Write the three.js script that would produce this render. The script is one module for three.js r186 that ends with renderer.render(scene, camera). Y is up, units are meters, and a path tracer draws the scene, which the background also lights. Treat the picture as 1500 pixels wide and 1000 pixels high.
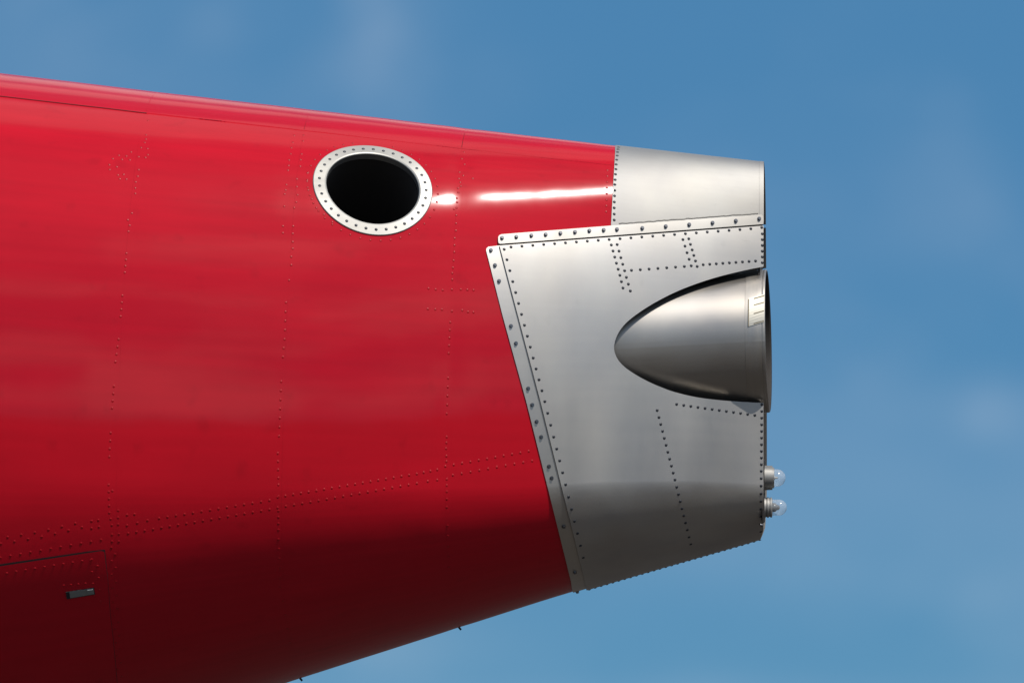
import * as THREE from 'three';
import { mergeGeometries } from 'three/addons/utils/BufferGeometryUtils.js';
import { RoundedBoxGeometry } from 'three/addons/geometries/RoundedBoxGeometry.js';
import { ImprovedNoise } from 'three/addons/math/ImprovedNoise.js';
import { Brush, Evaluator, INTERSECTION } from 'three-bvh-csg';

// ---------------------------------------------------------------- camera, sky, sun, exposure
const S = 0.0018;                       // metres per drawing unit of the tail (1 unit = 1.8 mm)
const PITCH = 5.6 * Math.PI / 180;      // the photographer looks up at the tail
const DIST = 8200, FOOT = 1320;         // drawing units: viewing distance, station abeam of the camera (aft of the tail)
const EYE = 1.75;
const tailHeight = EYE + DIST * S * Math.sin(PITCH);

const scene = new THREE.Scene();
const renderer = new THREE.WebGLRenderer({ antialias: true });
renderer.setSize(1500, 1000);
renderer.toneMapping = THREE.LinearToneMapping;
renderer.toneMappingExposure = 1.0;
renderer.shadowMap.enabled = true;
renderer.outputColorSpace = THREE.SRGBColorSpace;

const tail = new THREE.Group();         // x aft, y up, z towards the camera, tipped to face the camera square on
tail.name = 'airliner_tail';
tail.position.set(0, tailHeight, 0);
tail.rotation.x = PITCH;
tail.scale.setScalar(S);
tail.updateMatrixWorld(true);
scene.add(tail);

const camera = new THREE.PerspectiveCamera(2 * Math.atan(500 / DIST) * 180 / Math.PI, 1.5, 0.1, 20000);
camera.position.copy(tail.localToWorld(new THREE.Vector3(FOOT - 750, 0, DIST)));
camera.rotation.x = PITCH;
camera.setViewOffset(1500, 1000, 750 - FOOT, 0, 1500, 1000);
camera.updateProjectionMatrix();
scene.add(camera);

const sunDir = new THREE.Vector3(0.355, 0.83, 0.42).normalize();
const sun = new THREE.DirectionalLight(new THREE.Color(1.0, 0.955, 0.89), 4.05);
sun.position.copy(sunDir).multiplyScalar(60).add(tail.position);
sun.target = tail;
sun.castShadow = true;
sun.shadow.mapSize.set(2048, 2048);
Object.assign(sun.shadow.camera, { left: -8, right: 8, top: 8, bottom: -8, near: 1, far: 150 });
scene.add(sun);

function mulberry(seed) { return () => { seed = (seed + 0x6d2b79f5) | 0; let t = Math.imul(seed ^ (seed >>> 15), 1 | seed); t = (t + Math.imul(t ^ (t >>> 7), 61 | t)) ^ t; return ((t ^ (t >>> 14)) >>> 0) / 4294967296; }; }
const noise = new ImprovedNoise();
const fbm = (x, y, z, n = 5) => { let v = 0, a = 0.5, f = 1; for (let i = 0; i < n; i++) { v += a * noise.noise(x * f, y * f, z * f); a *= 0.5; f *= 2.03; } return v; };
const smooth = (a, b, x) => { const t = Math.min(1, Math.max(0, (x - a) / (b - a))); return t * t * (3 - 2 * t); };
const mix = (a, b, t) => a + (b - a) * t;

{ // the sky: clear blue with haze towards the horizon thin cloud, and bright banks out of view
  const W = 2048, H = 1024, data = new Float32Array(W * H * 4);
  const stops = [ // elevation in degrees, linear radiance
    [0, 0.44, 0.56, 0.66], [0.9, 0.26, 0.42, 0.60], [2.2, 0.106, 0.292, 0.485], [4.5, 0.085, 0.256, 0.462], [7, 0.075, 0.234, 0.445], [10, 0.072, 0.226, 0.436], [25, 0.070, 0.205, 0.410], [50, 0.055, 0.160, 0.350], [90, 0.045, 0.130, 0.300]];
  const wisps = [[-5.45, 9.0, 0.42, 1.0, 0.11], [-5.2, 8.2, 1.0, 0.9, 0.05], [0.9, 4.9, 0.45, 0.28, 0.10], [0.4, 6.9, 0.7, 0.5, 0.04], [-5.3, 2.4, 1.3, 0.35, 0.06], [-9.0, 8.8, 0.6, 0.5, 0.05], [6.5, 7.2, 2.2, 0.6, 0.10], [-16, 5.5, 3.0, 0.7, 0.12]]; // azimuth from -z, elevation, widths in degrees, density
  for (let j = 0; j < H; j++) {
    const el = ((j + 0.5) / H - 0.5) * Math.PI, deg = el * 180 / Math.PI;
    let k = 0; while (k < stops.length - 2 && deg > stops[k + 1][0]) k++;
    const t = Math.min(1, Math.max(0, (deg - stops[k][0]) / (stops[k + 1][0] - stops[k][0])));
    for (let i = 0; i < W; i++) {
      const az = ((i + 0.5) / W - 0.5) * 2 * Math.PI;
      const dx = Math.cos(az) * Math.cos(el), dy = Math.sin(el), dz = Math.sin(az) * Math.cos(el);
      // thin veils; cloud banks offset to lie out of view and brighten the metal
      const veil = smooth(0.02, 0.42, fbm(dx * 5 + 3.1, dy * 9 + 1.7, dz * 5 + 8.2, 6) + 0.1) * 0.30;
      const fine = smooth(-0.05, 0.5, fbm(dx * 24 + 1.3, dy * 30, dz * 24 + 5.0, 4)) * 0.16;
      const unseenBank = smooth(-0.06, 0.26, fbm(dx * 2.3 + 16.896, dy * 4 + 4.4, dz * 2.3 + 38.688, 6)) * smooth(0, 3, deg) * 0.95;
      let wisp = 0; for (const [a, e, wa, we, k] of wisps) { const da = (Math.atan2(dx, -dz) * 180 / Math.PI - a) / wa, de = (deg - e) / we; wisp += k * Math.exp(-da * da - de * de); }
      wisp *= 0.7 + 1.2 * fbm(dx * 60, dy * 50, dz * 60 + 3, 3);
      const c = Math.min(0.92, veil * 0.22 + fine * 0.3 + unseenBank + wisp);
      const o = (j * W + i) * 4, cloud = [0.92, 0.95, 1.0];
      for (let b = 0; b < 3; b++) data[o + b] = mix(mix(stops[k][b + 1], stops[k + 1][b + 1], t), cloud[b], c);
      data[o + 3] = 1;
    }
  }
  const sky = new THREE.DataTexture(data, W, H, THREE.RGBAFormat, THREE.FloatType);
  sky.mapping = THREE.EquirectangularReflectionMapping;
  sky.magFilter = THREE.LinearFilter; sky.minFilter = THREE.LinearFilter;
  sky.needsUpdate = true;
  scene.background = sky; scene.environment = sky;
}

// ---------------------------------------------------------------- materials
function noiseTexture(size, fn, srgb) {
  const d = new Uint8Array(size * size * 4);
  for (let y = 0; y < size; y++) for (let x = 0; x < size; x++) { const v = fn(x / size, y / size); for (let c = 0; c < 3; c++) d[(y * size + x) * 4 + c] = Math.max(0, Math.min(255, 255 * (Array.isArray(v) ? v[c] : v))); d[(y * size + x) * 4 + 3] = 255; }
  const t = new THREE.DataTexture(d, size, size); t.wrapS = t.wrapT = THREE.MirroredRepeatWrapping; t.magFilter = THREE.LinearFilter; t.minFilter = THREE.LinearFilter; t.needsUpdate = true;
  if (srgb) t.colorSpace = THREE.SRGBColorSpace;
  return t;
}
const lin = (r, g, b) => new THREE.Color().setRGB(r, g, b);
// uv are in metres on the tail; textures repeat once a metre
const metalTone = noiseTexture(1024, (u, v) => {
  const cloudy = fbm(u * 5 + 2, v * 5 + 9, 0.3, 5), brushed = fbm(u * 3, v * 160, 7.7, 3), spot = smooth(0.30, 0.45, fbm(u * 22 + 4, v * 22, 3.3, 3));
  const k = 0.92 + 0.10 * cloudy + 0.012 * brushed - 0.015 * spot;
  const tint = fbm(u * 2.5 + 7, v * 3.5 + 3, 5.1, 4), scratch = smooth(0.42, 0.5, fbm(u * 9, v * 260, 2.9, 2)) * 0.05; return [k - scratch, (k - scratch) * (0.992 - 0.025 * tint), (k - scratch) * (0.978 - 0.06 * tint - 0.02 * cloudy)];
}, true);
const metalRough = noiseTexture(1024, (u, v) => 0.88 + 0.24 * fbm(u * 6 + 5, v * 6 + 1, 1.3, 5) + 0.05 * fbm(u * 4, v * 140, 3.7, 3));
const paintRough = noiseTexture(1024, (u, v) => 0.8 + 0.18 * fbm(u * 3 + 3, v * 4 + 1, 5.3, 4) + 0.06 * fbm(u * 40, v * 40, 2.2, 3));
const paintTone = noiseTexture(1024, (u, v) => { const k = 0.94 + 0.06 * fbm(u * 3 + 6, v * 10 + 2, 2.3, 5) + 0.05 * fbm(u * 2.2 + 1, v * 55, 6.1, 3) - 0.05 * smooth(0.2, 0.5, fbm(u * 14, v * 20 + 3, 1.1, 4)); return [k, k, k]; }, true);
const M = {
  paint: new THREE.MeshPhysicalMaterial({ name: 'red gloss paint', color: lin(0.52, 0.003, 0.014), map: paintTone, roughness: 0.6, specularIntensity: 0.1, clearcoat: 0.5, clearcoatRoughness: 0.105, clearcoatRoughnessMap: paintRough }),
  rivetPaint: new THREE.MeshPhysicalMaterial({ name: 'red painted rivets', color: lin(0.36, 0.003, 0.008), roughness: 0.5, specularIntensity: 0.2, clearcoat: 0.3, clearcoatRoughness: 0.3 }),
  strip: new THREE.MeshStandardMaterial({ name: 'upper strip metal', color: lin(0.50, 0.485, 0.465), metalness: 1, roughness: 0.6, roughnessMap: metalRough, map: metalTone }),
  satin: new THREE.MeshStandardMaterial({ name: 'satin cap metal', color: lin(0.425, 0.42, 0.412), metalness: 1, roughness: 0.64, map: metalTone }),
  metal: new THREE.MeshStandardMaterial({ name: 'bare sheet metal', color: lin(0.60, 0.583, 0.565), metalness: 1, roughness: 0.62, roughnessMap: metalRough, map: metalTone }),
  flange: new THREE.MeshStandardMaterial({ name: 'flange metal', color: lin(0.66, 0.63, 0.595), metalness: 1, roughness: 0.5, roughnessMap: metalRough, map: metalTone }),
  ring: new THREE.MeshStandardMaterial({ name: 'machined ring metal', color: lin(0.37, 0.365, 0.352), metalness: 1, roughness: 0.66, roughnessMap: metalRough, map: metalTone }),
  pipe: new THREE.MeshStandardMaterial({ name: 'pipe metal', color: lin(0.52, 0.49, 0.455), metalness: 1, roughness: 0.5, roughnessMap: metalRough, map: metalTone }),
  darkSteel: new THREE.MeshStandardMaterial({ name: 'dark steel', color: lin(0.035, 0.03, 0.027), metalness: 0.3, roughness: 0.75 }),  // near-black steel for the duct, bore, bulkhead and lamp bases
  lapLine: new THREE.MeshStandardMaterial({ name: 'dark red lap line', color: lin(0.14, 0.004, 0.006), roughness: 0.8 }),
  oldSeal: new THREE.MeshStandardMaterial({ name: 'weathered sealant', color: lin(0.30, 0.28, 0.25), roughness: 0.85 }),
  dark: new THREE.MeshStandardMaterial({ name: 'dark sealant', color: lin(0.012, 0.012, 0.013), roughness: 0.85 }),
  seal: new THREE.MeshStandardMaterial({ name: 'red brown sealant', color: lin(0.10, 0.008, 0.010), roughness: 0.7 }),
  screw: new THREE.MeshStandardMaterial({ name: 'dark fastener', color: lin(0.035, 0.037, 0.045), metalness: 0.4, roughness: 0.45 }),
  bolt: new THREE.MeshStandardMaterial({ name: 'steel bolt', color: lin(0.20, 0.20, 0.21), metalness: 1, roughness: 0.30 }),
  latch: new THREE.MeshStandardMaterial({ name: 'latch metal', color: lin(0.30, 0.33, 0.33), metalness: 0.9, roughness: 0.5 }),
  fitting: new THREE.MeshStandardMaterial({ name: 'lamp fitting', color: lin(0.36, 0.35, 0.33), metalness: 0.8, roughness: 0.58 }),
  glass: new THREE.MeshPhysicalMaterial({ name: 'clear lamp glass', color: lin(0.95, 0.97, 0.98), transmission: 0.82, thickness: 0, roughness: 0.10, ior: 1.5 }),
  bulb: new THREE.MeshStandardMaterial({ name: 'lamp core', color: lin(0.10, 0.10, 0.10), metalness: 0.6, roughness: 0.35 }),
  label: new THREE.MeshStandardMaterial({ name: 'dull tag metal', color: lin(0.50, 0.47, 0.40), metalness: 1, roughness: 0.50 }),
};

// ---------------------------------------------------------------- shape of the tail: lines of the side and plan view, in drawing units
function curve(knots) { // monotone cubic through the knots
  const n = knots.length, d = [], m = [];
  for (let i = 0; i < n - 1; i++) d.push((knots[i + 1][1] - knots[i][1]) / (knots[i + 1][0] - knots[i][0]));
  m.push(d[0]); for (let i = 1; i < n - 1; i++) m.push(d[i - 1] * d[i] <= 0 ? 0 : 2 / (1 / d[i - 1] + 1 / d[i])); m.push(d[n - 2]);
  return (x) => {
    let i = 0; while (i < n - 2 && x > knots[i + 1][0]) i++;
    const h = knots[i + 1][0] - knots[i][0], t = (x - knots[i][0]) / h, a = 1 - t;
    return knots[i][1] * (1 + 2 * t) * a * a + h * m[i] * t * a * a + knots[i + 1][1] * t * t * (3 - 2 * t) + h * m[i + 1] * t * t * (t - 1);
  };
}
const topLine = curve([[-2600, -130], [-1400, -45], [-600, 38], [0, 108.5], [235, 136.5], [460, 162], [685, 188.5], [900, 213.5], [1118, 238], [1240, 252]]);
const keelLine = curve([[-2600, 1500], [-1400, 1420], [-600, 1300], [0, 1136], [440, 993], [672, 919], [845, 864.5], [1118, 785], [1240, 749]]);
const wideLine = curve([[-2600, 650], [-1400, 655], [-600, 668], [0, 690], [300, 700], [600, 706], [780, 706], [900, 700], [1000, 700], [1118, 706], [1240, 714]]);
const halfWidth = curve([[-2600, 830], [-1400, 700], [-600, 560], [0, 424], [200, 392], [440, 340], [545, 311], [680, 267], [800, 224], [900, 186], [1000, 147], [1118, 100], [1240, 50]]);
const FRAMES = [-1790, -1340, -890, -440, -215, 10, 235, 460, 685];
const LEAN = 0.02;                     // the frames lean aft by one degree
const boxy = (low) => low ? 1.8 : 2.3;   // above the widest line the flanks are a little flatter than an ellipse, below it they tuck in
function section(X) { const x = X + 750; return { top: 500 - topLine(x), wide: 500 - wideLine(x), keel: 500 - keelLine(x), a: halfWidth(x) }; }
function bare(X, t) { // t = 0 crown, pi/2 near side, pi keel
  const q = section(X), c = Math.cos(t), s = Math.sin(t), b = c > 0 ? q.top - q.wide : q.wide - q.keel, e = 2 / boxy(c < 0);
  return new THREE.Vector3(X, q.wide + b * Math.sign(c) * Math.abs(c) ** e, q.a * Math.sign(s) * Math.abs(s) ** e);
}
function quilt(X, t) { // sheet metal is never quite fair: a trace of waviness between the frames
  const p = t * 300, fade = smooth(-1900, -1500, X) * (1 - smooth(140, 160, X));
  let v = 0.34 * noise.noise(X / 210 + 5.2, p / 130, 2.7) + 0.20 * noise.noise(X / 70, p / 60, 9.1) + 0.08 * noise.noise(X / 30, p / 40, 4.4);
  const q = bare(X, t), sx = X + 750 + LEAN * (section(X).top - q.y);
  for (const f of FRAMES) { const e = (sx - f) / (f === 685 ? 15 : 26); v -= (f === 685 ? 0.42 : 0.2) * Math.exp(-e * e); }
  return v * fade;
}
function surf(X, t, off = 0) {
  const e = 1.5, p = bare(X, t);
  const n = (x, u) => { const a = bare(x + e, u).sub(bare(x - e, u)), b = bare(x, u + 0.004).sub(bare(x, u - 0.004)); return b.cross(a).normalize(); };
  return p.addScaledVector(n(X, t), off + quilt(X, t));
}
function normal(X, t) { // normal of the finished, slightly wavy surface
  const a = surf(X + 3, t).sub(surf(X - 3, t)), b = surf(X, t + 0.008).sub(surf(X, t - 0.008));
  return b.cross(a).normalize();
}
const tOf = (X, y, z) => { const q = section(X), b = y > q.wide ? q.top - q.wide : q.wide - q.keel; const h = boxy(y < q.wide) / 2, u = (y - q.wide) / b, w = z / q.a; return Math.atan2(Math.sign(w) * Math.abs(w) ** h, Math.sign(u) * Math.abs(u) ** h); };
function at(px, py) { // drawing point of the side view -> station X and girth angle t on the near side
  let lo = 0, hi = 900;
  const ray = (z) => [FOOT - 750 + (px - FOOT) * (1 - z / DIST), (500 - py) * (1 - z / DIST)];
  const gap = (z) => { const [X, y] = ray(z), q = section(X), b = y > q.wide ? q.top - q.wide : q.wide - q.keel, u = (y - q.wide) / b; const e = boxy(u < 0); return Math.abs(u) ** e + Math.abs(z / q.a) ** e - 1; };
  if (gap(0) > 0) { const [X, y] = ray(0); return { X, t: y > section(X).wide ? 0 : Math.PI, off: true, y, z: 0 }; }
  for (let i = 0; i < 50; i++) { const m = (lo + hi) / 2; if (gap(m) > 0) hi = m; else lo = m; }
  const [X, y] = ray(lo);
  return { X, t: tOf(X, y, lo), y, z: lo };
}
const onSkin = (px, py, off = 0) => { const h = at(px, py); return { p: surf(h.X, h.t, off), n: normal(h.X, h.t) }; };

function gridMesh(f, nx, nt, skip, uvf) {
  const pos = [], nor = [], uv = [], idx = [];
  for (let i = 0; i <= nx; i++) for (let j = 0; j <= nt; j++) {
    const { p, n, u, v } = f(i / nx, j / nt);
    pos.push(p.x, p.y, p.z); nor.push(n.x, n.y, n.z); uv.push(u ?? p.x * S, v ?? p.y * S);
  }
  const row = nt + 1;
  for (let i = 0; i < nx; i++) for (let j = 0; j < nt; j++) {
    const a = i * row + j, b = a + 1, c = a + row, d = c + 1;
    if (skip) { const k = (a * 3), l = (d * 3); if (skip((pos[k] + pos[l]) / 2, (pos[k + 1] + pos[l + 1]) / 2, (pos[k + 2] + pos[l + 2]) / 2)) continue; }
    idx.push(a, b, c, b, d, c);
  }
  const g = new THREE.BufferGeometry();
  g.setAttribute('position', new THREE.Float32BufferAttribute(pos, 3)); g.setAttribute('normal', new THREE.Float32BufferAttribute(nor, 3)); g.setAttribute('uv', new THREE.Float32BufferAttribute(uv, 2)); g.setIndex(idx);
  return g;
}
const names = {};
const numbered = (name) => { const k = names[name] = (names[name] ?? -1) + 1; return k ? name + '_' + String(k).padStart(3, '0') : name; };
function part(name, geometry, material, parent = tail, label, kind) {
  const m = new THREE.Mesh(geometry, material); m.name = numbered(name); m.castShadow = m.receiveShadow = true;
  if (label) m.userData.label = label;
  if (kind) m.userData.kind = kind;
  parent.add(m);
  return m;
}

// ---------------------------------------------------------------- the ground far below (seen only mirrored in the paint and metal)
{
  const tone = noiseTexture(512, (u, v) => { const k = 0.27 + 0.06 * fbm(u * 9, v * 9, 1.2, 5) + 0.03 * fbm(u * 90, v * 90, 4.2, 2); return [k * 0.84, k * 0.77, k * 0.70]; }, true);
  tone.repeat.set(300, 300);
  const g = new THREE.Mesh(new THREE.CircleGeometry(6000, 96), new THREE.MeshStandardMaterial({ name: 'apron asphalt', map: tone, roughness: 0.95 }));
  g.rotation.x = -Math.PI / 2; g.name = 'ground'; g.userData.kind = 'structure'; g.userData.label = 'dark tarmac apron far below the tail'; g.receiveShadow = true;
  scene.add(g);
}

{ // unseen low wooded rise, far off, placed to darken the mirrored horizon
  const pos = [], idx = [], n = 720;
  for (let i = 0; i <= n; i++) {
    const a = i / n * 2 * Math.PI, c = Math.cos(a), sn = Math.sin(a), h = 20 + 16 * noise.noise(c * 6 + 2, sn * 6, 3.3) + 8 * noise.noise(c * 40, sn * 40 + 5, 1.2) + 3 * noise.noise(c * 150, sn * 150, 6.2);
    for (const [r, y] of [[1150, 0], [1180, h * 0.75], [1215, h], [1700, 0]]) pos.push(c * r, y, sn * r);
  }
  for (let i = 0; i < n; i++) for (let k = 0; k < 3; k++) { const a = i * 4 + k, b = a + 4; idx.push(a, a + 1, b, b, a + 1, b + 1); }
  const g = new THREE.BufferGeometry(); g.setAttribute('position', new THREE.Float32BufferAttribute(pos, 3)); g.setIndex(idx); g.computeVertexNormals();
  const m = new THREE.Mesh(g, new THREE.MeshStandardMaterial({ name: 'unseen distant woods', color: lin(0.045, 0.06, 0.03), roughness: 1, side: THREE.DoubleSide }));
  m.name = 'unseen_hills'; m.userData.kind = 'structure'; m.userData.label = 'unseen low wooded rise far off, darkens the horizon mirrored in the paint'; scene.add(m);
}

// ---------------------------------------------------------------- painted skin
const CROWN = 0.372;                                  // girth angle of the lap seam below the crown
// the round vent: its centre, normal and the frame of its circle
const VENT = (() => { const h = at(545.3, 273), p = surf(h.X, h.t), n = normal(h.X, h.t), e1 = new THREE.Vector3(1, 0, 0).addScaledVector(n, -n.x).normalize(), e2 = n.clone().cross(e1); return { p, n, e1, e2 }; })();
const VENT_A = 0.955, VENT_B = 0.895;   // the opening is a little oval
function ventPoint(r, ang, off) { // a point r out from the vent's axis, dropped along the axis on to the skin
  const base = VENT.p.clone().addScaledVector(VENT.e1, r * VENT_A * Math.cos(ang)).addScaledVector(VENT.e2, r * VENT_B * Math.sin(ang));
  const out = (h) => { const p = base.clone().addScaledVector(VENT.n, h), q = section(p.x), b = p.y > q.wide ? q.top - q.wide : q.wide - q.keel; const e = boxy(p.y < q.wide); return Math.abs((p.y - q.wide) / b) ** e + Math.abs(p.z / q.a) ** e - 1; };
  let lo = -60, hi = 20; for (let i = 0; i < 40; i++) { const m = (lo + hi) / 2; if (out(m) > 0) hi = m; else lo = m; }
  const p = base.addScaledVector(VENT.n, lo), t = tOf(p.x, p.y, p.z);
  return { p: surf(p.x, t, off), n: normal(p.x, t) };
}
const inVent = (x, y, z) => { const d = new THREE.Vector3(x, y, z).sub(VENT.p), h = d.dot(VENT.n); return z > 0 && Math.hypot(d.dot(VENT.e1) / VENT_A, d.dot(VENT.e2) / VENT_B) < 79 && Math.abs(h) < 60; };
const inCut = (x, y, z) => x + 750 > 872 && y < 110 && y > -85;

function skinPiece(x0, x1, t0, t1, off, gap) { // a sheet between two stations (measured at the crown), edges turned in
  const nx = Math.max(4, Math.round((x1 - x0) / 7)), nt = Math.max(8, Math.round((t1 - t0) * 52));
  const f = (u, v) => {
    const edge = (k, n) => Math.min(1, Math.max(0, k)) * n;
    // first and last rows form the turned-in rim
    const iu = Math.round(u * (nx + 2)), iv = Math.round(v * (nt + 2));
    const rim = iu === 0 || iu === nx + 2 || iv === 0 || iv === nt + 2;
    const cu = Math.min(1, Math.max(0, (iu - 1) / nx)), cv = Math.min(1, Math.max(0, (iv - 1) / nt));
    const xs = mix(x0 + gap, x1 - gap, cu) - 750, t = mix(t0, t1, cv);
    const X = xs - LEAN * (section(xs).top - bare(xs, t).y), lap = off * mix(1, 0.25, smooth(250, 700, xs + 750));
    return { p: surf(X, t, lap - (rim ? 3 : 0)), n: normal(X, t), u: X * S, v: t * 0.6 };
  };
  return gridMesh(f, nx + 2, nt + 2, (x, y, z) => inVent(x, y, z) || inCut(x, y, z));
}
const bays = [[-2600, FRAMES[0]], ...FRAMES.map((f, i) => [f, FRAMES[i + 1] ?? 904])];
for (const [a, b] of bays) {
  part('skin_panel', skinPiece(a, b, CROWN, 2 * Math.PI - CROWN, 0, 0.06), M.paint);
  part('crown_panel', skinPiece(a, b, -CROWN - 0.012, CROWN + 0.012, 1.0, 0.4), M.paint);
}
// dark sealant behind the joints
part('joint_sealant', gridMesh((u, v) => { const X = mix(-3350, 140, u), t = v * 2 * Math.PI; return { p: surf(X, t, -2.2), n: normal(X, t) }; }, 250, 160, (x, y, z) => inVent(x, y, z) || inCut(x, y, z)), M.seal);
{ // dark red bead drawing the seam line along the forward crown lap
  const run = (a, b) => { const pts = []; for (let px = a; px <= b; px += 8) pts.push(surf(px - 750, CROWN + 0.013, 0.35 * mix(1, 0.3, smooth(250, 600, px)))); return new THREE.CatmullRomCurve3(pts); };
  part('lap_line', new THREE.TubeGeometry(run(-900, 236), 180, 0.85, 8), M.lapLine);
}
{ // forward end of the built length, closed
  const sh = new THREE.Shape(); for (let i = 0; i < 96; i++) { const p = bare(-3345, i / 96 * 2 * Math.PI); i ? sh.lineTo(p.z, p.y) : sh.moveTo(p.z, p.y); }
  const g = new THREE.ShapeGeometry(sh); g.rotateY(Math.PI / 2); g.translate(-3345, 0, 0); part('forward_bulkhead', g, M.dark);
}

// ---------------------------------------------------------------- sheet metal pieces cut to outline
const evaluator = new Evaluator(); evaluator.useGroups = false; evaluator.attributes = ['position', 'normal', 'uv'];
function shell(x0, x1, t0, t1, inner, outer, step = 7, per = 54) { // closed thick sheet following the skin
  const nx = Math.round((x1 - x0) / step), nt = Math.round((t1 - t0) * per);
  const X = (u) => mix(x0, x1, u) - 750, T = (v) => mix(t0, t1, v), O = (X, t) => typeof outer === 'function' ? outer(X, t) : outer;
  const face = (off, flip) => { const g = gridMesh((u, v) => { const x = X(u), t = T(v), n = normal(x, t); return { p: surf(x, t, off ?? O(x, t)), n: flip ? n.negate() : n, u: x * S, v: t * 0.35 }; }, nx, nt); if (flip) g.setIndex([...g.index.array].reverse()); return g; };
  const rim = (fn, n) => { const g = gridMesh((u, v) => { const [x, t] = fn(u); return { p: surf(x, t, mix(inner, O(x, t), v)), n: new THREE.Vector3(1, 0, 0) }; }, n, 1); return g; };
  const sides = [rim((u) => [X(u), T(0)], nx), rim((u) => [X(1 - u), T(1)], nx), rim((u) => [X(0), T(1 - u)], nt), rim((u) => [X(1), T(u)], nt)];
  const g = mergeGeometries([face(null, false), face(inner, true), ...sides]);
  return g;
}
function outline(points, step = 9) { // dense outline in the plane of the side view, from points of the drawing
  const out = [];
  points.forEach((a, i) => { const b = points[(i + 1) % points.length], n = Math.max(1, Math.round(Math.hypot(b[0] - a[0], b[1] - a[1]) / step)); for (let k = 0; k < n; k++) { const h = at(mix(a[0], b[0], k / n), mix(a[1], b[1], k / n)); out.push(new THREE.Vector2(h.X, h.y)); } });
  return out;
}
function cutSheet(points, hole, thick, shellArgs, z0 = 0.001, z1 = 900) {
  const sh = new THREE.Shape(outline(points)); if (hole) sh.holes.push(new THREE.Path(outline(hole)));
  const prism = new THREE.ExtrudeGeometry(sh, { depth: z1 - z0, bevelEnabled: false }); prism.translate(0, 0, z0);
  const A = new Brush(shell(...shellArgs, thick[0], thick[1])), B = new Brush(prism); A.updateMatrixWorld(); B.updateMatrixWorld();
  return evaluator.evaluate(A, B, INTERSECTION).geometry;
}
function mirrored(g) { const m = g.clone(); m.scale(1, 1, -1); const n = m.attributes.normal; const idx = m.index ? [...m.index.array] : [...Array(m.attributes.position.count).keys()]; for (let i = 0; i < idx.length; i += 3) [idx[i], idx[i + 2]] = [idx[i + 2], idx[i]]; m.setIndex(idx); return m; }

const seamA = (x) => mix(358.2, 329.2, (x - 731) / (1118 - 731));      // lower edge of the upper flange
const CUT = [[1121, 390], ...new THREE.CatmullRomCurve3([[1118.3, 390.4], [1092.5, 395.5], [1055, 404.5], [1020, 415.5], [987.5, 428.5], [955, 445.5], [930, 462], [913, 477], [902.5, 494], [899.3, 510], [904, 525], [915, 537.5], [930, 548], [947, 557.5], [966, 566], [988, 574], [1020, 581.5], [1055, 586], [1092, 588.7], [1118.3, 590]].map(([x, y]) => new THREE.Vector3(x, y, 0)), false, 'catmullrom', 0.5).getPoints(90).map((p) => [p.x, p.y]), [1121, 590]];
// silver tail cap over the top, both sides
{
  const half = cutSheet([[902.5, 195], [898, 270], [894.5, 334], [1000, 334], [1118, 326], [1118.5, 200]], null, [-1.5, 1.3], [880, 1140, -0.02, 1.45], 0, 900);
  part('tail_cap', mergeGeometries([half.toNonIndexed ? half : half, mirrored(half)].map((g) => g.index ? g.toNonIndexed() : g)), M.satin);
  const lip = cutSheet([[1112.5, 200], [1112.5, 326], [1118.6, 326], [1118.8, 200]], null, [0.5, 1.7], [1090, 1140, -0.02, 1.45], 0, 900);
  part('cap_lip', mergeGeometries([lip, mirrored(lip)].map((g) => g.index ? g.toNonIndexed() : g)), M.satin);
}
// the upper flange with its row of bolts
const upperFlange = part('flange_strip', cutSheet([[729.5, 347], [731, 344.5], [734.5, 343], [893, 330.5], [1000, 322.5], [1114, 314.2], [1117, 315.2], [1118.3, 318], [1118.3, seamA(1118) - 1], [733, seamA(733) - 1], [730.5, 356.5], [729.5, 354]], null, [0.2, 3.4], [700, 1140, 0.3, 1.6]), M.strip, tail, 'upper flange strip with a single row of bolts');
// the forward flange
const foreFlange = part('flange_strip', cutSheet([[711.8, 367], [712.3, 363.5], [715, 361.3], [731, 359.5], [760, 359], [800, 560], [858, 800], [858, 900], [844, 900], [836.5, 853], [771, 590], [736, 463]], null, [0.2, 1.7], [690, 900, 0.3, 3.12]), M.flange, tail, 'slanting flange strip along the painted skin');
// the big side panel; its forward edge steps down on to the flange
const edgeX = (y) => y < 588 ? mix(731.5, 791.5, (y - 359.5) / (588 - 359.5)) : mix(791.5, 853.5, (y - 588) / (838 - 588));
const SIDE = [[731.5, seamA(731) + 1.3], [1118.3, seamA(1118) + 1.3], [1118.3, 389], [1118.3, 640], [1118.3, 776], [1116, 784], [1110, 800], [1100, 830], [870, 910], [855.5, 846], [edgeX(820), 820], [edgeX(700), 700], [791.5, 588], [edgeX(470), 470]];
{
  const OPEN = [[731.5, seamA(731) + 1.3], [1118.3, seamA(1118) + 1.3], [1118.3, 390.4], ...CUT.slice(2, -2), [1118.3, 590], [1118.3, 776], [1116, 784], [1110, 800], [1100, 830], [870, 910], [855.5, 846], [edgeX(820), 820], [edgeX(700), 700], [791.5, 588], [edgeX(470), 470]];
  const g = cutSheet(OPEN, null, [2.6, 4.2], [715, 1150, 0.35, 3.2]);
  var sidePanel = part('side_panel', g, M.metal, tail, 'bare metal side panel cut away round the exhaust pipe');
  part('side_panel', mirrored(g), M.metal, tail, 'bare metal side panel on the far side');
}
{
  for (const px of [672, 439]) { const p = surf(px - 750, Math.PI, 0); const m = part('drain_pin', new THREE.CylinderGeometry(1.5, 1.5, 6, 12), M.dark); m.position.set(p.x + 1, p.y - 1.5, 0); m.rotation.z = 0.7; }
}
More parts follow.
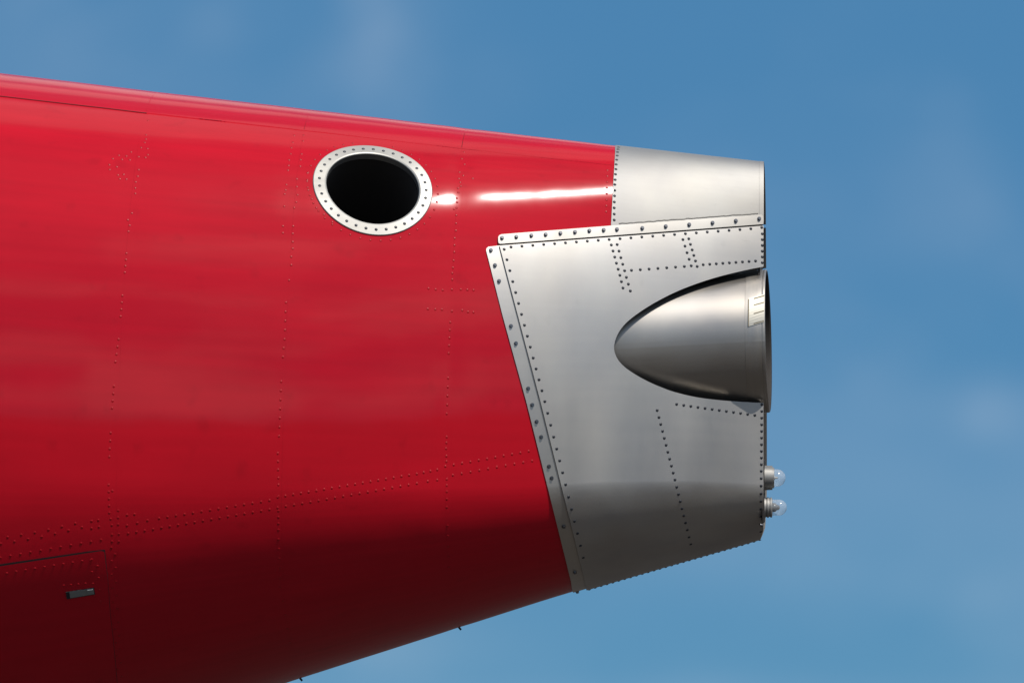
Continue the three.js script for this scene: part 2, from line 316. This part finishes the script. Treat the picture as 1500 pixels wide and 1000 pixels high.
{ // bead of old sealant along the foot of the cap
  const bead = []; for (let px = 906; px <= 1112; px += 3) { const y = 330.5 - (px - 893) * 0.0739 - 1.6; bead.push(onSkin(px, y + 0.9 * noise.noise(px / 6, 0.4, 2.2), 1.25).p); }
  part('sealant_bead', new THREE.TubeGeometry(new THREE.CatmullRomCurve3(bead), 200, 0.95, 6), M.oldSeal);
}
part('panel_seal', cutSheet([[731, seamA(731) - 3], [1117, seamA(1117) - 3], [1117, seamA(1117) + 3.5], [731, seamA(731) + 3.5]], null, [0.1, 1.6], [715, 1140, 0.35, 1.6]), M.dark);
// the aft bulkhead, recessed a little, pierced by the pipe
const PIPE = { y: 0.5, z: 40, r: 103.5 };
{
  const X = 366.2, sh = new THREE.Shape(); for (let i = 0; i < 120; i++) { const p = surf(X, i / 120 * 2 * Math.PI, -0.5); i ? sh.lineTo(-p.z, p.y) : sh.moveTo(-p.z, p.y); }
  const g = new THREE.ExtrudeGeometry(sh, { depth: 3, bevelEnabled: false, curveSegments: 48 }); g.rotateY(Math.PI / 2); g.translate(X - 4, 0, 0);
  // leave out what lies within the pipe
  const p = g.attributes.position, keep = [];
  const A = new Brush(g), B = new Brush(new THREE.CylinderGeometry(PIPE.r - 1, PIPE.r - 1, 60, 72).rotateZ(Math.PI / 2).translate(X, PIPE.y, PIPE.z)); A.updateMatrixWorld(); B.updateMatrixWorld();
  part('aft_bulkhead', evaluator.evaluate(A, B, 1).geometry, M.darkSteel);
}

// ---------------------------------------------------------------- exhaust pipe
{
  const x0 = 40, x1 = 376.5;
  const prof = [[x0, 99], [x1 - 2, 99.5], [x1, 101.5], [x1 - 1, 103.6], [x1 - 3, 104], [x1 - 3, 103.5], [x1 - 100, 103.3], [x0, 103]];
  const pts = prof.map(([x, r]) => new THREE.Vector2(r, x));
  const lathe = (pp) => { const g = new THREE.LatheGeometry(pp, 120); g.rotateZ(-Math.PI / 2); const p = g.attributes.position; for (let i = 0; i < p.count; i++) { const k = smooth(200, 376, p.getX(i)); const px = p.getX(i), py = p.getY(i), pz = p.getZ(i); p.setXYZ(i, px - k * py * 0.022 - k * pz * 0.02, py + (px - 372) * 0.055, pz - (px - 372) * 0.078); } g.translate(0, PIPE.y, PIPE.z); g.computeVertexNormals(); return g; };
  const outer = lathe([[x0, 103], [x1 - 120, 103.4], [x1 - 5, 103.5], [x1 - 4, 104.4], [x1 - 1, 104.2], [x1, 103]].map(([x, r]) => new THREE.Vector2(r, x)));
  const pu = outer.attributes.uv; for (let i = 0; i < pu.count; i++) pu.setXY(i, outer.attributes.position.getX(i) * S, pu.getX(i) * 1.1);
  const pipe = part('exhaust_pipe', outer, M.pipe, tail, 'round brushed metal exhaust pipe with an open end');
  const bore = lathe([[x1, 103], [x1 - 0.5, 101], [x1 - 3, 99.8], [x0, 98]].map(([x, r]) => new THREE.Vector2(r, x)));
  part('pipe_bore', bore, M.darkSteel, pipe);
  const back = new THREE.CircleGeometry(103, 48); back.rotateY(Math.PI / 2); back.translate(x0 + 5, PIPE.y, PIPE.z); part('pipe_baffle', back, M.darkSteel, pipe);
  part('pipe_band', lathe([[x1 - 29.5, 103.3], [x1 - 29, 104.1], [x1 - 6, 104.2], [x1 - 5.5, 103.4]].map(([x, r]) => new THREE.Vector2(r, x))), M.pipe, pipe);
  // small riveted tag near the rim, with engraved lines
  const engraved = new THREE.MeshStandardMaterial({ name: 'engraved line', color: lin(0.20, 0.17, 0.12), metalness: 0.7, roughness: 0.6 });
  const wrap = (xa, xb, ya, yb, r0, r1, slope) => { // plate bent round the pipe between heights ya and yb
    const n = 10, pos = [], shp = [];
    const pt = (x, y, r) => { const yy = y + slope * (x - xa); const s = Math.max(-0.999, Math.min(0.999, yy / PIPE.r)); return [x, PIPE.y + r * s + (x - 372) * 0.055, PIPE.z + r * Math.sqrt(1 - s * s) - (x - 372) * 0.078]; };
    const quads = []; const Y = (k) => mix(ya, yb, k / n);
    const put = (a, b, c, d) => { quads.push(...a, ...b, ...c, ...a, ...c, ...d); };
    for (let k = 0; k < n; k++) { put(pt(xa, Y(k), r1), pt(xb, Y(k), r1), pt(xb, Y(k + 1), r1), pt(xa, Y(k + 1), r1)); put(pt(xa, Y(k), r0), pt(xa, Y(k), r1), pt(xa, Y(k + 1), r1), pt(xa, Y(k + 1), r0)); put(pt(xb, Y(k), r1), pt(xb, Y(k), r0), pt(xb, Y(k + 1), r0), pt(xb, Y(k + 1), r1)); }
    put(pt(xa, ya, r0), pt(xb, ya, r0), pt(xb, ya, r1), pt(xa, ya, r1)); put(pt(xa, yb, r1), pt(xb, yb, r1), pt(xb, yb, r0), pt(xa, yb, r0));
    const g = new THREE.BufferGeometry(); g.setAttribute('position', new THREE.Float32BufferAttribute(quads, 3)); g.setAttribute('uv', new THREE.Float32BufferAttribute(quads.length / 3 * 2, 2)); g.computeVertexNormals(); return g;
  };
  const xl = 1093.5 - 750 + 6, xr = 1121 - 750 + 5.5;
  const tag = part('tag_plate', wrap(xl, xr - 4, 22, 62, 103, 105.0, 0.22), M.label, pipe, 'small dull tag plate with four engraved lines');
  for (const y of [24, 38.5, 50.5, 60]) part('tag_line', wrap(xl + 8, xr - 4.3, y - 1.0 + 1.7, y + 0.4 + 1.7, 104.8, 105.2, 0.22), engraved, tag);
  part('tag_line', wrap(xl - 0.2, xl + 1.2, 22, 61, 104.8, 105.2, 0), engraved, tag);
}

// ---------------------------------------------------------------- round vent
{
  const N = 120, loop = (r, o) => Array.from({ length: N + 1 }, (_, i) => ventPoint(r, i / N * 2 * Math.PI, o));
  const prof = [[90.2, -0.5], [90, 1.2], [89, 1.8], [72.5, 1.8], [70.6, 1.2], [69.8, 0.5], [69.5, -9]];
  const pos = [], uv = [], idx = [], loops = prof.map(([r, o]) => loop(r, o));
  loops.forEach((l, k) => l.forEach(({ p }, i) => { pos.push(p.x, p.y, p.z); uv.push(p.x * S, p.y * S); }));
  for (let k = 0; k < loops.length - 1; k++) for (let i = 0; i < N; i++) { const a = k * (N + 1) + i, b = a + 1, c = a + N + 1, d = c + 1; idx.push(a, b, c, b, d, c); }
  const g0 = new THREE.BufferGeometry(); g0.setAttribute('position', new THREE.Float32BufferAttribute(pos, 3)); g0.setAttribute('uv', new THREE.Float32BufferAttribute(uv, 2)); g0.setIndex(idx);
  const g = g0.toNonIndexed(); g.computeVertexNormals();
  { // flat rings shade smoothly round the circle
    const q = g.attributes.position, n = g.attributes.normal, acc = new Map(), key = (i, f) => [q.getX(i).toFixed(2), q.getY(i).toFixed(2), q.getZ(i).toFixed(2), f].join();
    for (let i = 0; i < q.count; i++) { const f = Math.floor(i / (N * 6)), k = key(i, f), v = acc.get(k) ?? new THREE.Vector3(); v.add(new THREE.Vector3().fromBufferAttribute(n, i)); acc.set(k, v); }
    for (let i = 0; i < q.count; i++) { const v = acc.get(key(i, Math.floor(i / (N * 6)))).clone().normalize(); n.setXYZ(i, v.x, v.y, v.z); }
  }
  const ring = part('vent_ring', g, M.ring, tail, 'bare metal ring of screws round the dark oval opening');
  const duct = new THREE.CylinderGeometry(69.6, 60, 260, 72, 1, true); duct.rotateX(Math.PI / 2); // axis z
  const m = new THREE.Matrix4().makeBasis(VENT.e1.clone().multiplyScalar(VENT_A), VENT.e2.clone().multiplyScalar(VENT_B), VENT.n).setPosition(VENT.p.clone().addScaledVector(VENT.n, -142)); duct.applyMatrix4(m);
  const duct2 = part('vent_duct', duct, M.darkSteel, ring);
  const end = new THREE.CircleGeometry(64, 48); end.applyMatrix4(new THREE.Matrix4().makeBasis(VENT.e1.clone().multiplyScalar(VENT_A), VENT.e2.clone().multiplyScalar(VENT_B), VENT.n).setPosition(VENT.p.clone().addScaledVector(VENT.n, -262))); part('duct_end', end, M.dark, duct2);
  var ventRing = ring;
}

// ---------------------------------------------------------------- fasteners
const headShape = (r, h) => { const g = new THREE.LatheGeometry([[0.0001, h], [0.45 * r, 0.86 * h], [0.8 * r, 0.5 * h], [r, 0]].map(([x, y]) => new THREE.Vector2(x, y)).reverse(), 10); g.rotateX(Math.PI / 2); return g; };
const UP = new THREE.Vector3(0, 0, 1);
const place = (o, { p, n }) => { o.position.copy(p); o.quaternion.setFromUnitVectors(UP, n); return o; };
const rivetHead = headShape(2.25, 1.0), screwHead = headShape(2.3, 0.7), boltHead = (() => {
  const hex = new THREE.CylinderGeometry(2.2, 2.4, 2.2, 6).rotateX(Math.PI / 2).translate(0, 0, 1.9), washer = new THREE.CylinderGeometry(2.9, 3.0, 0.8, 16).rotateX(Math.PI / 2).translate(0, 0, 0.4);
  return mergeGeometries([hex, washer]);
})();
const setOn = (name, geo, mat, parent, spots, off) => spots.forEach(([x, y]) => place(part(name, geo, mat, parent), onSkin(x, y, off)));
function along(path, n) { // n points evenly along a polyline
  const L = [0]; for (let i = 1; i < path.length; i++) L.push(L[i - 1] + Math.hypot(path[i][0] - path[i - 1][0], path[i][1] - path[i - 1][1]));
  return Array.from({ length: n }, (_, k) => { const s = L[L.length - 1] * (n === 1 ? 0 : k / (n - 1)); let i = 1; while (i < L.length - 1 && L[i] < s) i++; const t = (s - L[i - 1]) / (L[i] - L[i - 1]); return [mix(path[i - 1][0], path[i][0], t), mix(path[i - 1][1], path[i][1], t)]; });
}
// side panel rivets
const PO = 4.2;
const panelRivets = [
  ...along([[747, 363.2], [1099, 336], [1114.5, 334.2]], 24), [737, 366.6],
  ...along([[741, 381.6], [796.4, 588]], 14), ...along([[800.6, 605], [853, 813.5]], 13),
  ...along([[1115.4, 343.4], [1115.2, 385.4]], 6), ...along([[1114.3, 592.5], [1113.6, 680]], 10), ...along([[1113.4, 689.7], [1113, 775]], 9),
  ...along([[894, 360], [904, 395.2]], 5), ...along([[906.5, 404], [911, 422.5]], 3), ...along([[902.6, 359.4], [913.4, 397.4]], 5), ...along([[916, 407], [921.8, 426.8]], 3),
  ...along([[999, 352], [1011, 390]], 5), ...along([[1007.6, 350.8], [1019.8, 391]], 6),
  ...along([[923.5, 396.8], [1001, 391]], 7), ...along([[1028.6, 388.4], [1105.4, 382.8]], 9),
  ...along([[989.5, 592], [1104, 608]], 12), ...along([[961, 601], [1010.5, 793.5]], 20),
];
setOn('rivet', rivetHead, M.screw, sidePanel, panelRivets, PO);
// keel rivets on the bottom seam, seen in profile
for (let i = 0; i < 30; i++) { const px = mix(862, 1112, i / 29), X = px - 750; place(part('rivet', rivetHead, M.screw, sidePanel), { p: surf(X, Math.PI - 0.02, PO), n: normal(X, Math.PI - 0.02) }); }
// bolts
setOn('bolt', boltHead, M.bolt, upperFlange, [[734, 349.6], [755, 348], [777, 346], [798, 344.6], [819.6, 342.7], [841, 341], [862, 339], [883, 338], [902.5, 337], [939.6, 335.2], [974, 332.6], [1008.4, 330], [1042.6, 327.4], [1076.8, 324.4], [1111, 321.2]], 3.4);
setOn('bolt', boltHead, M.bolt, foreFlange, [[718, 367], [724, 389], [730, 412], [747.4, 477.7], [754.7, 503], [772.6, 569], [778.5, 593], [785, 617.5], [791.6, 640], [803, 683], [807, 700], [824.6, 770], [841, 836]], 1.7);
place(part('bolt', boltHead, M.bolt, foreFlange), { p: surf(845 - 750, Math.PI - 0.03, 1.7), n: normal(95, Math.PI) });
// tail cap rivets along its forward edge
const capMesh = tail.children.find((o) => o.name === 'tail_cap');
setOn('rivet', rivetHead, M.screw, capMesh, [[905.5, 217], [904.8, 220], [904, 224], [903.6, 229], [902.8, 235], [902, 241.7], [901.7, 248.6], [901, 256], [900.5, 264], [900, 271], [899.7, 279.5], [899.5, 287.5], [899.2, 296.4], [899, 305], [899, 314], [899, 322.7]], 1.3);
for (let i = 0; i < 33; i++) place(part('screw', screwHead, M.screw, ventRing), ventPoint(80.5, (i + 0.4) / 33 * 2 * Math.PI, 1.8));

// painted rivets, small and many: rows joined into one part each
function rivetRow(spots, off = 0, r = 1.9, h = 0.5) {
  const head = headShape(r, h), gs = spots.map(([x, y]) => { const { p, n } = onSkin(x, y, off); return head.clone().applyMatrix4(new THREE.Matrix4().compose(p, new THREE.Quaternion().setFromUnitVectors(UP, n), new THREE.Vector3(1, 1, 1))); });
  return part('rivet_row', mergeGeometries(gs), M.rivetPaint, tail, null, 'stuff');
}
const zig = (path, n, dx) => along(path, n).map(([x, y], i) => [x + (i % 2 ? dx : 0), y]);
// forward frame
rivetRow([[215.6, 176], [213, 197], [212.6, 203], [211, 208], [215, 217], [205.6, 215.6], [215.6, 226], [212, 230], [202, 229], [191, 222], [184, 228], [189, 233.6], [177.6, 233], [173, 227], [164, 232], [159, 241], [159.4, 248], [170, 244], [171.6, 256], [174.4, 261.6], [180, 255], [184, 262], [202, 248], [200.6, 257.6], [197.6, 266], [197, 275], [197, 283],
  [192, 312], [186, 322], [188.6, 330], [187, 339], ...along([[184, 371], [181.6, 399]], 4), ...along([[178, 433], [175.5, 463.5]], 4), ...along([[172.6, 497], [168, 530]], 4), ...along([[165.6, 566], [163, 598]], 4), ...along([[161, 634], [159, 669]], 4)]);
rivetRow([...along([[158, 710], [159, 751]], 5), [163.5, 718.7], [172, 747.5], [172, 758], [161, 760], [162.7, 769], [172, 768], [173, 782], [173, 793], [163, 783], [163, 793], ...zig([[162, 802], [163, 850], [172, 990]], 20, 5.5)]);
// second frame
rivetRow([[453, 175], [430, 197.6], [444, 197.6], [428, 208], [443, 206], [426, 216], [425, 225], [441, 225], [422.6, 234], [439.6, 233.5], [422, 242], [439, 243], [421, 249], [449.5, 253], [434, 261.6], [418.7, 270], [449, 265], [434, 273], [417.6, 278], [450.6, 278], [435, 285], [416, 284], [456, 291], [433, 295.7], [415.4, 302], [462.7, 304], [430, 304], [473.7, 314], [486, 325], [413.5, 331], [428.6, 331], [413.5, 341], [428, 342], [428, 354],
  [428, 364], [425.8, 376], [425.8, 388], [422.6, 410.4], ...along([[418, 443], [416, 497]], 5), [414.6, 510], [413.6, 523], ...along([[411, 559], [408, 639]], 7)]);
rivetRow([...along([[406, 664], [407, 700]], 4), [406.5, 688], [407, 710], [407, 727], ...along([[407, 748], [407, 776]], 4), ...along([[407, 790], [410, 860]], 6), ...along([[414, 880], [424, 940]], 4)]);
// third frame
rivetRow([[679, 222], [676, 232], [680, 240], [672.7, 251.6], [678, 256.6], [671.7, 261], [673.6, 266.5], [670.4, 275], [674.5, 272], [671, 281.5], [668.5, 290], [669, 296], [668.4, 304], [664.5, 306], [668, 315], [667.6, 327], [667.3, 337.5], [665.6, 348.7], [665.2, 359], [665, 369], [664, 381.6], [663, 392], [662, 400], [662, 409.4],
  [627, 422.6], [637.6, 424], [648, 425], [661.5, 424], [674.5, 424], [684, 424.5], [693, 425], [626, 452.6], [637, 453.2], [647, 453.5], [661.5, 455.8], [676.5, 454.5], [685, 457], [693, 457.5], ...along([[659, 472], [656.8, 517.6]], 5), ...along([[656, 553.8], [654, 606]], 5), ...along([[654, 640], [653, 657]], 3), [692, 261]]);
rivetRow([...along([[653.5, 668], [653.5, 676]], 2), [654, 702], [654, 711], [654, 720], [654, 731], [654, 743], ...along([[655, 770], [657, 830]], 5)]);
rivetRow(along([[889.4, 249], [887.6, 310]], 8));
// long double row running up and aft
rivetRow([...along([[185, 769.5], [215, 762]], 3), ...along([[185, 754], [196, 753]], 2), ...along([[232, 759], [394, 732.8]], 14), ...along([[406, 728], [610, 694]], 19), ...along([[620, 692], [640, 688]], 3), ...along([[652, 683], [774, 661]], 11),
  ...along([[186.7, 781], [394, 746]], 18), ...along([[406, 743.5], [610, 708]], 18), ...along([[626, 705], [640, 703]], 2), ...along([[663, 696], [779, 675]], 10)], 0, 1.9, 0.6);
rivetRow([...zig([[-40, 799], [1, 793], [60, 783], [119, 769]], 17, 0).map(([x, y], i) => [x, y + (i % 2 ? -5 : 3)]), [133, 763], [143, 761.6], [133, 773.5], [144, 771.5], ...along([[-30, 823], [5, 815.5], [147, 790.5]], 13)], 0, 1.9, 0.6);
// ring of rivets just outside the vent
{
  const head = headShape(1.8, 0.6), gs = []; for (let i = 0; i < 40; i++) { if ([9, 10, 11].includes(i)) continue; const { p, n } = ventPoint(98.5, (i + 0.2) / 40 * 2 * Math.PI, 0); gs.push(head.clone().applyMatrix4(new THREE.Matrix4().compose(p, new THREE.Quaternion().setFromUnitVectors(UP, n), new THREE.Vector3(1, 1, 1)))); }
  part('rivet_row', mergeGeometries(gs), M.rivetPaint, ventRing, null, 'stuff');
}

// ---------------------------------------------------------------- access door low on the near side, with its latch
{
  const top = (x) => mix(828.4, 806.2, x / 147);
  part('door_gap', cutSheet([[-300, top(-300) - 2.2], [0, top(0) - 2.4], [128, top(128) - 1.8], [152.5, top(152) - 0.6], [157.2, 850], [160.8, 900], [165.2, 938], [176.5, 1060], [-300, 1060]], null, [-1, 0.45], [-340, 210, 0.9, 2.9]), M.dark);
  const door = part('access_door', cutSheet([[-300, top(-300) + 0.6], [0, top(0) + 0.6], [147, top(147) + 0.6], [151.6, 808], [156.8, 850], [160.4, 900], [164.8, 938], [176, 1060], [-300, 1060]], null, [-0.5, 1.0], [-340, 210, 0.9, 2.9]), M.paint, tail, 'painted access door low on the flank');
  const rows = [...along([[-60, 852], [25, 836], [133, 819]], 15), ...zig([[132, 820], [137, 880]], 8, 9), ...along([[92, 857], [124, 854]], 4)];
  const head = headShape(1.8, 0.7), gs = rows.map(([x, y]) => { const { p, n } = onSkin(x, y, 1.0); return head.clone().applyMatrix4(new THREE.Matrix4().compose(p, new THREE.Quaternion().setFromUnitVectors(UP, n), new THREE.Vector3(1, 1, 1))); });
  part('rivet_row', mergeGeometries(gs), M.rivetPaint, door, null, 'stuff');
  const { p, n } = onSkin(116.5, 868, 1.2), ax = new THREE.Vector3(1, 0.075, 0).addScaledVector(n, -n.x).normalize(), ay = n.clone().cross(ax);
  const box = (name, w, h, d, mat, parent, dx, dz, label) => { const g = new RoundedBoxGeometry(w, h, d, 2, Math.min(h, d) * 0.22); g.applyMatrix4(new THREE.Matrix4().makeBasis(ax, ay, n).setPosition(p.clone().addScaledVector(ax, dx).addScaledVector(n, dz))); return part(name, g, mat, parent, label); };
  const latch = box('latch_handle', 34, 10, 1.6, M.latch, door, 2, 0.1, 'small grey latch set in the door');
  box('latch_recess', 40, 11.5, 1.2, M.dark, latch, 0, 0.2);
  box('latch_trigger', 8, 7.5, 1.6, M.latch, latch, 14, 1.3);
}

// ---------------------------------------------------------------- tail lights on the aft bulkhead
function tailLight(yPx, square, label) {
  const y = 500 - yPx, z = 70, X0 = 366.5, lampAxis = (g) => g.rotateZ(-Math.PI / 2);
  const light = new THREE.Group(); light.name = numbered('tail_light'); light.userData.label = label; tail.add(light);
  const spot = (m) => { m.position.set(X0, y, z); return m; };
  spot(part('base_plate', new RoundedBoxGeometry(3.5, square ? 52 : 44, 40, 2, 1).translate(3.5, 0, 0), M.darkSteel, light));
  if (square) {
    const body = lampAxis(new THREE.CylinderGeometry(17.5, 18, 12, 6)); body.rotateX(Math.PI / 6); body.translate(10.5, 0, 0); spot(part('housing', body, M.fitting, light));
    spot(part('collar', lampAxis(new THREE.CylinderGeometry(15, 15, 3, 32)).translate(17.5, 0, 0), M.fitting, light));
  } else {
    const prof = [[0, 3], [15.5, 3], [15.5, 6], [14, 6.6], [14, 8.4], [15, 9], [15, 10.8], [13.6, 11.4], [13.6, 13], [14.6, 13.6], [14.6, 15.6], [12, 16.4], [0, 16.4]].map(([r, x]) => new THREE.Vector2(Math.max(r, 0.001), x));
    spot(part('housing', lampAxis(new THREE.LatheGeometry(prof, 32)), M.fitting, light));
  }
  const r = square ? 12.5 : 11.5, base = square ? 16.5 : 16.4, len = square ? 19 : 21;
  const dome = []; for (let i = 0; i <= 12; i++) { const a = i / 12 * Math.PI / 2; dome.push(new THREE.Vector2(Math.max(0.001, r * Math.cos(a)), base + (len - r) + r * Math.sin(a))); }
  spot(part('lens', lampAxis(new THREE.LatheGeometry([new THREE.Vector2(r, base - 0.5), ...dome], 32)), M.glass, light));
  const core = []; for (const [cr, cx] of square ? [[0.01, 0], [4, 0], [4, 2.4], [1.6, 4], [1.6, 7], [0.01, 8]] : [[0.01, 0], [6.5, 0], [6.5, 4], [4, 6.5], [3.2, 10], [0.01, 11]]) core.push(new THREE.Vector2(cr, base + cx));
  spot(part('bulb', lampAxis(new THREE.LatheGeometry(core, 20)), square ? M.fitting : M.bulb, light));
}
tailLight(698, true, 'upper tail light, squared metal housing with a clear dome');
tailLight(741, false, 'lower tail light, ribbed round housing with a clear dome');
// bolts down the aft face
for (const y of [612, 622, 630, 664, 722, 766]) { const m = part('bolt', boltHead, M.bolt); m.position.set(366.2, 500 - y, 92); m.rotation.y = Math.PI / 2; }

tail.userData.label = 'red painted airliner tail cone ending in bare metal panels and an exhaust pipe';
tail.userData.category = 'aircraft tail';

renderer.render(scene, camera);
